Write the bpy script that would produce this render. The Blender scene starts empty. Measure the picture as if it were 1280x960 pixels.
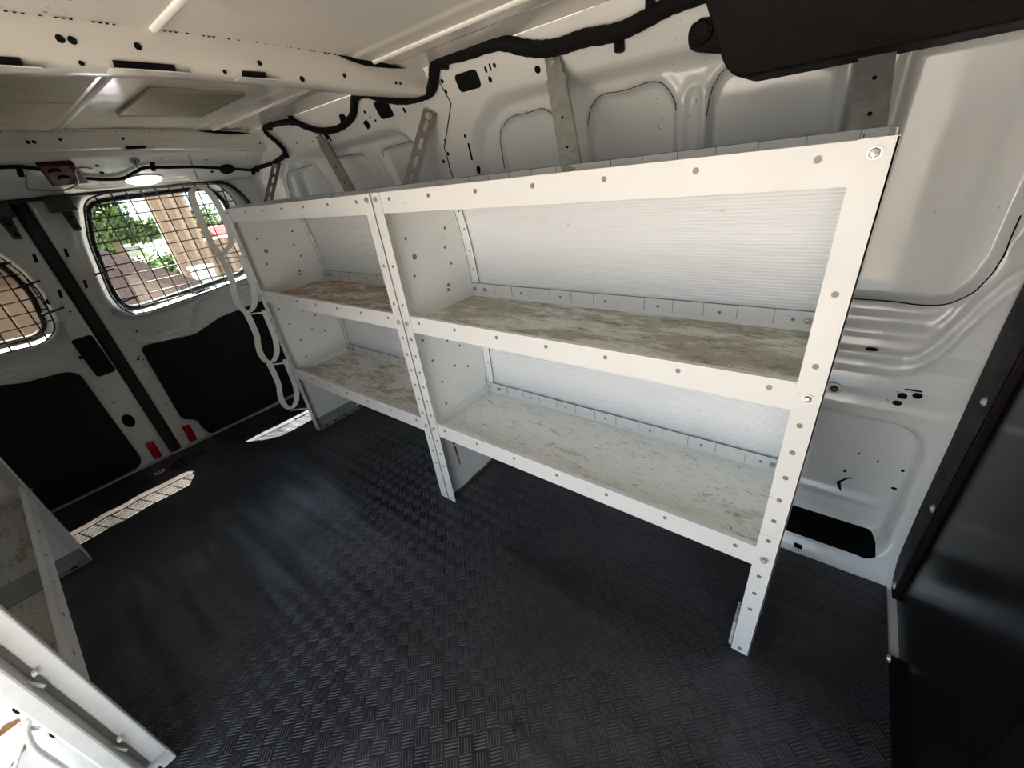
import bpy, math, random
import numpy as np
from mathutils import Vector, Matrix
random.seed(7)
SC = bpy.context.scene
COL = SC.collection
V3 = Vector

# ------------------------------------------------------------------ materials
class NT:
    def __init__(s, name):
        s.m = bpy.data.materials.new(name); s.m.use_nodes = True
        s.t = s.m.node_tree; s.t.nodes.clear()
        s.out = s.n('ShaderNodeOutputMaterial')
        s.pos = None
    def n(s, kind, **kw):
        nd = s.t.nodes.new(kind)
        for k, v in kw.items(): setattr(nd, k, v)
        return nd
    def link(s, a, b): s.t.links.new(a, b)
    def put(s, sock, v):
        if isinstance(v, bpy.types.NodeSocket): s.link(v, sock)
        else:
            if sock.type == 'RGBA' and len(v) == 3: v = (*v, 1)
            sock.default_value = v
    def P(s):
        if s.pos is None: s.pos = s.n('ShaderNodeNewGeometry').outputs['Position']
        return s.pos
    def math(s, op, a, b=0.0, c=0.0):
        nd = s.n('ShaderNodeMath', operation=op)
        s.put(nd.inputs[0], a); s.put(nd.inputs[1], b)
        if len(nd.inputs) > 2: s.put(nd.inputs[2], c)
        return nd.outputs[0]
    def noise(s, scale, detail=4, rough=.55, vec=None, stretch=None):
        nd = s.n('ShaderNodeTexNoise')
        nd.inputs['Scale'].default_value = scale; nd.inputs['Detail'].default_value = detail
        nd.inputs['Roughness'].default_value = rough
        v = vec or s.P()
        if stretch:
            mp = s.n('ShaderNodeMapping'); mp.inputs['Scale'].default_value = stretch
            s.link(v, mp.inputs['Vector']); v = mp.outputs[0]
        s.link(v, nd.inputs['Vector'])
        return nd.outputs['Fac']
    def ramp(s, fac, lo, hi, a=0.0, b=1.0):
        nd = s.n('ShaderNodeMapRange', interpolation_type='SMOOTHSTEP')
        s.put(nd.inputs['Value'], fac)
        for k, v in (('From Min', lo), ('From Max', hi), ('To Min', a), ('To Max', b)): nd.inputs[k].default_value = v
        return nd.outputs['Result']
    def mix(s, f, a, b):
        nd = s.n('ShaderNodeMix', data_type='RGBA')
        s.put(nd.inputs[0], f); s.put(nd.inputs[6], a); s.put(nd.inputs[7], b)
        return nd.outputs[2]
    def bump(s, h, dist=.002, strength=1.0, normal=None):
        nd = s.n('ShaderNodeBump'); s.put(nd.inputs['Height'], h)
        nd.inputs['Distance'].default_value = dist; nd.inputs['Strength'].default_value = strength
        if normal is not None: s.link(normal, nd.inputs['Normal'])
        return nd.outputs[0]
    def bsdf(s, color, rough=.5, metal=0.0, spec=.5, normal=None, coat=0.0, emit=None, estr=0.0):
        nd = s.n('ShaderNodeBsdfPrincipled')
        s.put(nd.inputs['Base Color'], color); s.put(nd.inputs['Roughness'], rough)
        s.put(nd.inputs['Metallic'], metal); nd.inputs['Specular IOR Level'].default_value = spec
        nd.inputs['Coat Weight'].default_value = coat; nd.inputs['Coat Roughness'].default_value = .08
        if normal is not None: s.link(normal, nd.inputs['Normal'])
        if emit: s.put(nd.inputs['Emission Color'], emit); nd.inputs['Emission Strength'].default_value = estr
        s.link(nd.outputs[0], s.out.inputs['Surface'])
        return s.m

def plain(name, c, rough=.5, metal=0.0, spec=.5, var=.12, scale=40, bumpd=0.0, coat=0.0):
    n = NT(name)
    f = n.noise(scale)
    d = tuple(x * (1 - var) for x in c); l = tuple(min(1, x * (1 + var)) for x in c)
    col = n.mix(f, d, l)
    nm = n.bump(n.noise(scale * 6), bumpd) if bumpd else None
    return n.bsdf(col, n.ramp(n.noise(scale * .6), .2, .8, rough * .85, min(1, rough * 1.15)), metal, spec, nm, coat)

def body_paint(name, c, rough=.22, grime=.25, speck=.66, tint=(.45, .42, .36)):
    n = NT(name)
    g = n.ramp(n.noise(3.5, 6, .65), .52, .8, 0, grime)
    col = n.mix(g, c, tint)
    sp = n.ramp(n.noise(95, 2, .5), speck + .03, speck + .07, 0, .75)
    msk = n.ramp(n.noise(4.0, 2, .5), .5, .62)
    col = n.mix(n.math('MULTIPLY', sp, msk), col, (.10, .085, .07))
    r = n.ramp(n.noise(6, 4, .6), .3, .75, rough * .75, rough * 1.6)
    return n.bsdf(col, r, 0, .5, n.bump(n.noise(7, 2, .4), .004, .25), .15)

M = {}
M['wall'] = body_paint('van_body_paint', (.64, .645, .635), .10, .15)
M['seam'] = plain('seam_sealer_dark', (.03, .03, .03), .6)
M['door'] = body_paint('van_door_paint', (.66, .665, .65), .2, .3)
M['roof'] = body_paint('van_roof_paint', (.62, .595, .55), .12, .14)
M['black'] = plain('black_rubber', (.008, .008, .008), .55)
M['hole'] = plain('dark_opening', (.006, .006, .006), .9, spec=.1)
M['galv'] = plain('galvanised_steel', (.33, .34, .315), .42, .35, var=.4, scale=55)
M['steel'] = plain('dull_brown_grey_steel', (.20, .185, .165), .5, .3, var=.4, scale=60)
M['galvp'] = plain('zinc_bolt', (.50, .49, .46), .4, .6, var=.2)
M['rivet'] = plain('rivet_grey', (.19, .18, .17), .5, .3)

def shelf_paint():
    n = NT('shelf_white_enamel')
    g = n.ramp(n.noise(9, 6, .7), .55, .85, 0, .35)
    col = n.mix(g, (.70, .695, .685), (.46, .43, .385))
    sc = n.ramp(n.noise(30, 3, .6, stretch=(.35, 3, 3)), .68, .74, 0, .55)
    col = n.mix(sc, col, (.33, .29, .25))
    return n.bsdf(col, n.ramp(n.noise(12), .3, .7, .33, .5), 0, .45, n.bump(n.noise(25, 2), .001, .2))
M['shelf'] = shelf_paint()
def panel_paint():
    n = NT('shelf_end_panel_enamel')
    g = n.ramp(n.noise(8, 6, .7), .5, .85, 0, .4)
    col = n.mix(g, (.80, .81, .80), (.58, .58, .54))
    sc = n.ramp(n.noise(26, 3, .6, stretch=(1, .8, 3)), .7, .75, 0, .5)
    col = n.mix(sc, col, (.3, .28, .25))
    return n.bsdf(col, .42, 0, .4)
M['panel'] = panel_paint()
def twinwall():
    n = NT('ribbed_back_panel')
    sep = n.n('ShaderNodeSeparateXYZ'); n.link(n.P(), sep.inputs[0])
    w = n.math('SINE', n.math('MULTIPLY', sep.outputs[2], 2 * math.pi / .0072))
    g = n.ramp(n.noise(6, 5, .65), .5, .85, 0, .3)
    col = n.mix(g, (.76, .775, .79), (.58, .59, .58))
    col = n.mix(n.ramp(w, .2, 1, 0, .12), col, (.5, .52, .54))
    sc = n.ramp(n.noise(22, 3, .6, stretch=(1, 1, 4)), .69, .74, 0, .45)
    col = n.mix(sc, col, (.3, .28, .26))
    return n.bsdf(col, .38, 0, .4, n.bump(w, .0006, .6))
M['back'] = twinwall()
def worn(name, base, grime, rust, g_cov, r_cov, off, chips=.9):
    """enamel worn by use: g_cov, r_cov are the shares of the surface under grime and rust"""
    n = NT(name)
    mp = n.n('ShaderNodeMapping'); mp.inputs['Location'].default_value = off; n.link(n.P(), mp.inputs['Vector'])
    v = mp.outputs[0]
    big = n.noise(7.5, 12, .78, v, (.6, 1.5, 1)); mid = n.noise(30, 10, .78, v, (.5, 1.6, 1)); fine = n.noise(90, 6, .75, v, (.5, 1.6, 1))
    t = .70 - .40 * g_cov
    col = n.mix(n.ramp(big, t - .04, t + .05, 0, .9), base, grime)
    col = n.mix(n.ramp(mid, .60 - .14 * g_cov, .68 - .12 * g_cov, 0, .8), col, tuple(x * .40 for x in grime))
    col = n.mix(n.ramp(fine, .55, .66, 0, .55), col, tuple(x * .5 for x in grime))
    rb = n.noise(7.5, 12, .80, mp.outputs[0], (.8, 1.5, 1.7)); t = .72 - .36 * r_cov
    r = n.math('MULTIPLY', n.ramp(rb, t - .03, t + .06), n.ramp(mid, .36, .60, .25, 1))
    col = n.mix(r, col, rust)
    col = n.mix(n.math('MULTIPLY', r, n.ramp(fine, .52, .66, 0, .8)), col, tuple(x * .45 for x in rust))
    sp = n.ramp(n.noise(130, 1, .4, v), .745, .77, 0, chips)
    col = n.mix(sp, col, (.80, .80, .77))
    sd = n.ramp(n.noise(105, 1, .4, v), .75, .78, 0, .8)
    col = n.mix(sd, col, (.06, .05, .04))
    return n.bsdf(col, n.ramp(big, .3, .8, .34, .6), 0, .4, n.bump(mid, .001, .3))
M['worn_ru'] = worn('worn_shelf_top_grey_brown', (.62, .625, .57), (.34, .315, .245), (.24, .145, .075), .53, .24, (0, 0, 0))
M['worn_rl'] = worn('worn_shelf_grey_green', (.74, .755, .72), (.52, .50, .41), (.36, .27, .15), .30, .22, (3, 1, 0), .5)
M['worn_lu'] = worn('worn_shelf_rusty', (.74, .72, .66), (.42, .33, .21), (.40, .215, .08), .46, .66, (5, 2, 0))
M['worn_ll'] = worn('worn_shelf_rust_edge', (.80, .79, .75), (.50, .43, .32), (.44, .26, .10), .38, .52, (9, 4, 0))
M['worn_n'] = worn('worn_shelf_brown_stained', (.60, .59, .54), (.40, .35, .27), (.26, .16, .09), .40, .30, (12, 4, 0))
M['worn_t'] = worn('worn_tray_grey', (.45, .45, .43), (.3, .29, .26), (.3, .2, .1), .4, .05, (2, 7, 0))
M['rust'] = plain('rust_brown', (.20, .09, .03), .8, var=.5, scale=60)

def mat_rubber():
    n = NT('black_rubber_basket_weave_mat')
    sep = n.n('ShaderNodeSeparateXYZ'); n.link(n.P(), sep.inputs[0])
    X, Y = sep.outputs[0], sep.outputs[1]
    p = .03215; k = .70711 / p
    u = n.math('ADD', n.math('MULTIPLY', n.math('ADD', X, Y), k), 20.76)
    v = n.math('ADD', n.math('MULTIPLY', n.math('SUBTRACT', X, Y), k), 60.10)
    fu, fv = n.math('FRACT', u), n.math('FRACT', v)
    par = n.math('MODULO', n.math('ADD', n.math('FLOOR', u), n.math('FLOOR', v)), 2.0)
    def block(a, b):
        w = n.math('SINE', n.math('MULTIPLY', a, 2 * math.pi * 5))
        m = n.math('MULTIPLY', n.ramp(b, .04, .10), n.ramp(b, .90, .96, 1, 0))
        m2 = n.math('MULTIPLY', n.ramp(a, .0, .04), n.ramp(a, .96, 1.0, 1, 0))
        return n.math('MULTIPLY', n.math('MULTIPLY', n.ramp(w, -.15, .75), m), m2)
    a, b = block(fu, fv), block(fv, fu)
    h = n.math('ADD', n.math('MULTIPLY', a, n.math('SUBTRACT', 1.0, par)), n.math('MULTIPLY', b, par))
    h = n.math('MULTIPLY', h, n.ramp(n.math('ADD', X, n.math('MULTIPLY', n.noise(2.2, 3, .5), .5)), -1.35, -.70, .22, 1.0))
    wave = n.noise(3.2, 3, .5, stretch=(1.0, .45, 1))
    nm = n.bump(n.noise(2.4, 2, .45, stretch=(.28, 2.3, 1)), .055, .8)
    nm = n.bump(h, .0065, 1.0, nm)
    dust_sheen = n.ramp(n.noise(2.2, 7, .68), .45, .8)
    col = n.mix(dust_sheen, (.0130, .0127, .0165), (.074, .069, .077))  # paler patches put the rubber's sheen into its colour, along with dust
    col = n.mix(n.math('MULTIPLY', h, n.ramp(n.noise(1.6, 4, .6), .38, .62, .12, .85)), col, (.105, .10, .112))  # tread ribs coloured lighter, their highlights painted in
    chalk = n.ramp(n.noise(24, 5, .75), .69, .80, 0, .6)
    chm = n.ramp(n.noise(2.9, 2, .5), .56, .68)
    col = n.mix(n.math('MULTIPLY', chalk, chm), col, (.22, .20, .17))
    r = n.ramp(wave, .3, .7, .27, .46)
    return n.bsdf(col, r, 0, .55, nm)
M['mat'] = mat_rubber()
M['bulk'] = plain('black_gloss_bulkhead_paint', (.005, .0052, .006), .24, spec=.11, var=.4, scale=9)
M['bulkf'] = plain('black_brown_flange_paint', (.008, .0055, .005), .5, spec=.05, var=.4, scale=20)
M['carpet'] = plain('black_door_liner', (.0035, .0038, .0037), .65, spec=.25, var=.5, scale=6)
M['blackp'] = plain('black_textured_plastic', (.006, .0044, .0044), .6, spec=.12, var=.4, scale=60, bumpd=.0015)
M['tape'] = plain('black_harness_tape', (.006, .0055, .005), .65, spec=.12, var=.4, scale=120, bumpd=.002)
M['wire'] = plain('black_powder_coated_wire', (.008, .008, .008), .4)
M['pad'] = plain('olive_sound_deadening_pad', (.25, .225, .15), .5, var=.18, scale=14, bumpd=.001)
M['red'] = plain('red_reflector', (.38, .008, .012), .25, var=.15, coat=.5)
M['redd'] = plain('dark_red_lamp_housing', (.045, .002, .002), .22, var=.3, spec=.25)
M['latch'] = plain('greasy_dark_steel', (.05, .047, .042), .45, .5, var=.5)
M['whitep'] = plain('white_strap_enamel', (.70, .70, .68), .38, var=.12, scale=50)
M['greyp'] = plain('threshold_grey', (.36, .36, .35), .4)
def lamp_mat():
    n = NT('lit_lamp_lens')
    sep = n.n('ShaderNodeSeparateXYZ'); n.link(n.P(), sep.inputs[0])
    w = n.math('SINE', n.math('MULTIPLY', sep.outputs[1], 420))
    e = n.mix(n.ramp(w, -.6, .6), (1, .93, .93), (.8, .7, .72))
    return n.bsdf((.9, .88, .88), .2, 0, .5, None, 0, e, 9.0)
M['lamp'] = lamp_mat()
def glass_mat(name, t):
    n = NT(name)
    a = n.n('ShaderNodeBsdfTransparent'); a.inputs[0].default_value = (*t, 1)
    b = n.n('ShaderNodeBsdfGlossy'); b.inputs['Roughness'].default_value = .02; b.inputs[0].default_value = (.9, .9, .9, 1)
    fr = n.n('ShaderNodeLayerWeight'); fr.inputs['Blend'].default_value = .5
    fac = n.math('ADD', n.math('MULTIPLY', n.math('POWER', fr.outputs['Facing'], 5.0), .9), .04)
    mx = n.n('ShaderNodeMixShader'); n.link(fac, mx.inputs[0]); n.link(a.outputs[0], mx.inputs[1]); n.link(b.outputs[0], mx.inputs[2])
    n.link(mx.outputs[0], n.out.inputs['Surface'])
    return n.m
M['glass'] = glass_mat('clear_rear_glass', (.86, .89, .88))
M['glass2'] = glass_mat('tinted_rear_glass', (.62, .60, .54))
M['concrete'] = plain('sunlit_gravel_yard', (.153, .137, .118), .9, var=.25, scale=3)
def corrug():
    n = NT('tan_ribbed_cladding')
    sep = n.n('ShaderNodeSeparateXYZ'); n.link(n.P(), sep.inputs[0])
    w = n.math('SINE', n.math('MULTIPLY', sep.outputs[1], 2 * math.pi / .13))
    col = n.mix(n.ramp(w, -.8, .8), (.21, .14, .092), (.31, .215, .145))
    return n.bsdf(col, .7, 0, .3, n.bump(w, .02))
M['tan'] = corrug()
M['maroon'] = plain('maroon_fence_paint', (.062, .036, .033), .7, var=.2, scale=8)
M['slat'] = plain('weathered_fence_board', (.155, .11, .09), .8, var=.25, scale=5)
M['leaf'] = plain('green_leaves', (.055, .10, .018), .6, var=.55, scale=5)
M['leaf2'] = plain('olive_hedge_leaves', (.03, .034, .014), .7, var=.5, scale=4)
M['bark'] = plain('brown_bark', (.12, .08, .05), .9, var=.3)
M['carw'] = plain('white_car_paint', (.4, .4, .4), .3, coat=.5, var=.03)
M['carr'] = plain('red_car_paint', (.25, .02, .015), .25, coat=.5, var=.05)
M['carg'] = plain('dark_car_glass', (.02, .025, .03), .1)

# ------------------------------------------------------------------ mesh helpers
class MB:
    def __init__(s): s.v = []; s.f = []; s.mi = []; s.sm = []
    def add(s, vs, fs, mi=0, smooth=False):
        o = len(s.v); s.v += [tuple(float(c) for c in p) for p in vs]
        for f in fs: s.f.append([o + i for i in f]); s.mi.append(mi); s.sm.append(smooth)
        return s
    def box(s, x0, x1, y0, y1, z0, z1, mi=0):
        vs = [(x, y, z) for z in (z0, z1) for y in (y0, y1) for x in (x0, x1)]
        return s.add(vs, [(0, 2, 3, 1), (4, 5, 7, 6), (0, 1, 5, 4), (2, 6, 7, 3), (0, 4, 6, 2), (1, 3, 7, 5)], mi)
    def obox(s, c, ax, ay, az, mi=0):
        c, ax, ay, az = map(V3, (c, ax, ay, az))
        vs = [c + ax * i + ay * j + az * k for k in (-1, 1) for j in (-1, 1) for i in (-1, 1)]
        return s.add(vs, [(0, 2, 3, 1), (4, 5, 7, 6), (0, 1, 5, 4), (2, 6, 7, 3), (0, 4, 6, 2), (1, 3, 7, 5)], mi)
    def prism(s, poly, d, mi=0):
        """poly: list of 3D points (planar); d: extrusion vector"""
        n = len(poly); a = [V3(p) for p in poly]; b = [p + V3(d) for p in a]
        return s.add(a + b, [tuple(range(n))[::-1], tuple(range(n, 2 * n))] + [(i, (i + 1) % n, n + (i + 1) % n, n + i) for i in range(n)], mi)
    def tube(s, pts, r, seg=8, mi=0, caps=True, flat=None):
        pts = [V3(p) for p in pts]; n = len(pts); rs = r if isinstance(r, (list, tuple)) else [r] * n
        up = V3((0, 0, 1)); prev = None; vs = []
        for i, p in enumerate(pts):
            t = (pts[min(i + 1, n - 1)] - pts[max(i - 1, 0)]).normalized()
            if prev is None:
                a = up if abs(t.dot(up)) < .9 else V3((1, 0, 0))
                nrm = t.cross(a).normalized()
            else:
                nrm = (prev - t * prev.dot(t)).normalized()
            prev = nrm; bn = t.cross(nrm)
            for k in range(seg):
                a = 2 * math.pi * k / seg
                vs.append(p + (nrm * math.cos(a) + bn * math.sin(a)) * rs[i])
        fs = [(i * seg + k, i * seg + (k + 1) % seg, (i + 1) * seg + (k + 1) % seg, (i + 1) * seg + k) for i in range(n - 1) for k in range(seg)]
        if caps: fs += [tuple(range(seg))[::-1], tuple(range((n - 1) * seg, n * seg))]
        return s.add(vs, fs, mi, True)
    def disc(s, c, n, r, h=.001, seg=10, mi=0, rx=None, ux=None, dome=0.0, smooth=False):
        """a low disc (rivet, bolt head, dark hole) standing h out of a surface with normal n"""
        c, n = V3(c), V3(n).normalized()
        u = V3(ux) if ux else (V3((0, 0, 1)) if abs(n.z) < .9 else V3((1, 0, 0)))
        u = (u - n * u.dot(n)).normalized(); w = n.cross(u); rx = rx or r
        vs = []
        for hh, q in ((0, 1), (h, 1 if not dome else .75)):
            for k in range(seg):
                a = 2 * math.pi * k / seg
                vs.append(c + n * hh + u * (math.cos(a) * r * q) + w * (math.sin(a) * rx * q))
        fs = [(k, (k + 1) % seg, seg + (k + 1) % seg, seg + k) for k in range(seg)]
        if dome:
            vs.append(c + n * (h + dome)); fs += [(seg + k, seg + (k + 1) % seg, 2 * seg) for k in range(seg)]
        else: fs.append(tuple(range(seg, 2 * seg)))
        return s.add(vs, fs, mi, smooth)
    def hexbolt(s, c, n, r=.008, mi=0):
        s.disc(c, n, r * 1.3, .0015, 16, mi); s.disc(V3(c) + V3(n).normalized() * .0015, n, r, .005, 6, mi, dome=.001)
        return s
    def grid(s, P, mi=0, keep=None, flip=False):
        """P: array (a, b, 3)"""
        a, b, _ = P.shape
        idx = np.arange(a * b).reshape(a, b)
        q = np.stack([idx[:-1, :-1], idx[1:, :-1], idx[1:, 1:], idx[:-1, 1:]], -1).reshape(-1, 4)
        if flip: q = q[:, ::-1]
        if keep is not None: q = q[keep.reshape(-1)]
        return s.add(P.reshape(-1, 3).tolist(), q.tolist(), mi, True)
    def build(s, name, mats, parent=None, bevel=0.0, seg=2):
        me = bpy.data.meshes.new(name)
        off = world_loc(parent) if parent is not None else V3((0, 0, 0))
        me.from_pydata([(p[0] - off.x, p[1] - off.y, p[2] - off.z) for p in s.v], [], s.f)
        if not isinstance(mats, (list, tuple)): mats = [mats]
        for m in mats: me.materials.append(m)
        me.polygons.foreach_set('material_index', s.mi); me.polygons.foreach_set('use_smooth', s.sm)
        me.update()
        o = bpy.data.objects.new(name, me); COL.objects.link(o)
        if parent is not None: o.parent = parent
        if bevel:
            b = o.modifiers.new('bevel', 'BEVEL'); b.width = bevel; b.segments = seg; b.limit_method = 'ANGLE'; b.angle_limit = .6
        return o

def world_loc(o):
    l = V3(o.location)
    while o.parent is not None: o = o.parent; l += V3(o.location)
    return l
def tag(o, label, cat, group=None, kind=None):
    o['label'] = label; o['category'] = cat
    if group: o['group'] = group
    if kind: o['kind'] = kind
    return o
def thing(name, loc, label, cat, group=None):
    o = bpy.data.objects.new(name, None); o.empty_display_size = .05; COL.objects.link(o); o.location = loc
    return tag(o, label, cat, group)
def struct(o, label=None):
    o['kind'] = 'structure'
    if label: o['label'] = label
    return o
def catmull(pts, k=6):
    P = [V3(p) for p in pts]; P = [P[0] * 2 - P[1]] + P + [P[-1] * 2 - P[-2]]; out = []
    for i in range(1, len(P) - 2):
        a, b, c, d = P[i - 1:i + 3]
        for j in range(k):
            t = j / k
            out.append(.5 * ((2 * b) + (c - a) * t + (2 * a - 5 * b + 4 * c - d) * t * t + (3 * b - 3 * c + d - a) * t ** 3))
    out.append(P[-2]); return out
def sstep(x, a, b):
    t = np.clip((x - a) / (b - a), 0, 1); return t * t * (3 - 2 * t)
def sdf(poly, X, Y):
    """signed distance to a polygon, negative inside"""
    P = np.array(poly, float); n = len(P); d = np.full(np.shape(X), 1e9); s = np.ones(np.shape(X))
    for i in range(n):
        a, b = P[i], P[i - 1]; e = b - a
        wx, wy = X - a[0], Y - a[1]
        t = np.clip((wx * e[0] + wy * e[1]) / max(e @ e, 1e-12), 0, 1)
        d = np.minimum(d, (wx - e[0] * t) ** 2 + (wy - e[1] * t) ** 2)
        c1, c2, c3 = Y >= a[1], Y < b[1], e[0] * wy > e[1] * wx
        fl = (c1 & c2 & c3) | (~c1 & ~c2 & ~c3)
        s = np.where(fl, -s, s)
    return s * np.sqrt(d)
def rounded(poly, r=.02, k=5):
    """round a polygon's corners"""
    out = []; n = len(poly)
    for i in range(n):
        p, a, b = V3((*poly[i], 0)), V3((*poly[i - 1], 0)), V3((*poly[(i + 1) % n], 0))
        q = min(r, (a - p).length * .48, (b - p).length * .48)
        s, e = p + (a - p).normalized() * q, p + (b - p).normalized() * q
        for j in range(k + 1):
            t = j / k; c = s * (1 - t) ** 2 + p * 2 * t * (1 - t) + e * t * t
            out.append((c.x, c.y))
    return out

# ------------------------------------------------------------------ far side wall (driver's side), x runs to the front, z up
ZB = [-.05, 0, .02, .045, .06, .10, .16, .25, .36, .44, .47, .49, .52, .57, .60, .615, .64, .68, .70, .74, .90, 1.0, 1.10, 1.20, 1.235, 1.255, 1.29, 1.34, 1.40]
YB = [.378, .38, .386, .40, .412, .43, .44, .450, .458, .463, .463, .466, .480, .492, .488, .482, .487, .494, .488, .490, .492, .486, .476, .462, .456, .450, .436, .412, .385]
OP = {
 'A': [(-.957, .9), (-.961, 1.11), (-.958, 1.177), (-.935, 1.205), (-.89, 1.222), (-.85, 1.219), (-.811, 1.222), (-.785, 1.224), (-.752, 1.205), (-.728, 1.167), (-.712, 1.09), (-.71, .9)],
 'B': [(-.645, .9), (-.647, 1.18), (-.627, 1.212), (-.597, 1.226), (-.538, 1.221), (-.473, 1.229), (-.444, 1.221), (-.424, 1.199), (-.411, 1.174), (-.406, .9)],
 'C': [(-.333, .9), (-.338, 1.16), (-.328, 1.205), (-.30, 1.226), (-.14, 1.22), (-.10, 1.19), (-.092, .9)],
 'E': [(-1.50, .9), (-1.561, 1.188), (-1.545, 1.205), (-1.36, 1.214), (-1.32, 1.197), (-1.261, 1.109), (-1.19, .9)],
 'F': [(-1.83, .9), (-1.935, 1.195), (-1.91, 1.213), (-1.69, 1.207), (-1.63, 1.141), (-1.57, .9)],
 'G': [(-2.40, .9), (-2.345, 1.10), (-2.312, 1.175), (-2.254, 1.197), (-2.095, 1.203), (-2.06, 1.18), (-1.95, .9)],
 'D': [(.006, 1.19), (.006, .726), (.082, .726), (.15, .723), (.19, .737), (.214, .772), (.2245, .81), (.226, .9), (.226, 1.19)],
}
OPL = rounded([(-.60, .048), (.205, .048), (.236, .085), (.238, .38), (.215, .425), (.17, .442), (-.60, .436)], .05)
RIB = [(-.392, .9), (-.392, 1.185), (-.380, 1.203), (-.364, 1.206), (-.350, 1.198), (-.342, 1.175), (-.342, .9)]
REC_R = rounded([(-2.30, .60), (-2.28, 1.243), (-1.36, 1.256), (-1.25, 1.13), (-1.16, .60)], .12)
REC_F = rounded([(-1.06, .60), (-1.045, 1.19), (-.93, 1.272), (-.60, 1.268), (.40, 1.245), (.40, .60)], .10)
def wall_y(X, Z):
    X = np.asarray(X, float); Z = np.asarray(Z, float)
    y = np.interp(Z, ZB, YB)
    # upper belt: recessed panels beneath the roof rail
    rec = np.minimum(sdf(REC_R, X, Z), sdf(REC_F, X, Z))
    y = y - .024 * sstep(Z, .62, .80) + .044 * sstep(-rec, -.008, .024) * sstep(Z, .62, .80)
    d = np.full(X.shape, 1e9)
    for k, p in OP.items(): d = np.minimum(d, sdf(p, X, Z))
    y = y + .020 * sstep(-d, -.002, .010)
    # raised lip round the openings
    y = y - .004 * np.exp(-((d - .012) / .010) ** 2)
    r = np.abs(sdf(RIB, X, Z)); y = y - .009 * np.exp(-(r / .009) ** 2) * (Z > .9)
    y = y - .016 * np.exp(-((X + .082) / .010) ** 2) * sstep(Z, .88, .95) * sstep(-Z, -1.25, -1.18)
    y = y - .010 * np.exp(-((X - .004) / .006) ** 2) * sstep(Z, .80, .9) * sstep(-Z, -1.25, -1.18)
    dl = sdf(OPL, X, Z)
    y = y - .010 * np.exp(-((Z - .165) / .014) ** 2) * sstep(-dl, .01, .05)
    y = y + sstep(-dl, -.003, .016) * (.030 + .02 * sstep(-Z, -.13, -.055) + .03 * sstep(-Z, -.34, -.12))
    # stepped lower edge that sweeps up beside the bulkhead
    sw = Z - (.66 + .30 * sstep(X, .15, .27) ** 1.5)
    y = y - .008 * np.exp(-(sw / .016) ** 2)
    sw = Z - (.60 + .20 * sstep(X, .13, .27) ** 1.5)
    y = y + .009 * np.exp(-(sw / .012) ** 2) - .006 * np.exp(-((sw + .03) / .016) ** 2)
    y = y - .07 * sstep(-X, 2.33, 2.54)
    return y
def wall_pt(x, z, off=0.0): return (x, float(wall_y(x, z)) - off, z)
def wall_n(x, z, e=.004):
    dx = float(wall_y(x + e, z) - wall_y(x - e, z)) / (2 * e); dz = float(wall_y(x, z + e) - wall_y(x, z - e)) / (2 * e)
    return V3((dx, -1, dz)).normalized()

mb = MB()
xs = np.arange(-2.56, .3001, .0065); zs = np.arange(-.03, 1.3801, .0065)
X, Z = np.meshgrid(xs, zs, indexing='ij')
HP = rounded([(-.62, .047), (.205, .047), (.224, .058), (.220, .072), (-.62, .072)], .012)
def cut(poly, A, B):
    """grid cut-out: which quads stay, and the vertices slid onto the outline"""
    w = sdf(poly, A, B); kv = w > 0; e = 1e-3
    ga = (sdf(poly, A + e, B) - sdf(poly, A - e, B)) / (2 * e); gb = (sdf(poly, A, B + e) - sdf(poly, A, B - e)) / (2 * e)
    near = (~kv) & (w > -.012)
    return kv[:-1, :-1] | kv[1:, :-1] | kv[:-1, 1:] | kv[1:, 1:], np.where(near, A - w * ga, A), np.where(near, B - w * gb, B)
kp, X, Z = cut(HP, X, Z)
mb.grid(np.stack([X, wall_y(X, Z), Z], -1), keep=kp)
mb.box(-.66, .28, .60, .61, -.05, .16, 1); mb.box(-.66, .28, .410, .60, .030, .034, 1); mb.box(.245, .28, .475, .61, -.05, .12, 1); mb.box(-.66, .28, .50, .60, .13, .132, 1)  # black boxes behind the sill slot paint in the cavity's deep shade
def wall_hole(x, z, rx, rz, ang=0.0):
    n = wall_n(x, z); u = V3((math.sin(ang), 0, math.cos(ang)))
    mb.disc(V3(wall_pt(x, z, .001)), n, rz, .001, 14, 1, rx=rx, ux=u)
def wall_quad(x, z, w, h, tilt=0.0, r=.3):
    n = wall_n(x, z); c = V3(wall_pt(x, z, .0025)); pts = rounded([(-w / 2, -h / 2), (w / 2, -h / 2), (w / 2, h / 2), (-w / 2, h / 2)], min(w, h) * r)
    ux = V3((1, 0, tilt)); ux = (ux - n * ux.dot(n)).normalized(); uz = n.cross(ux)
    if uz.z < 0: uz = -uz
    mb.prism([c + ux * a + uz * b for a, b in pts], n * .001, 1)
wall_quad(-.980, 1.318, .085, .046, 0, .3)      # large access holes in the rail
wall_quad(-1.385, 1.312, .075, .055, 0, .25)
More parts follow.
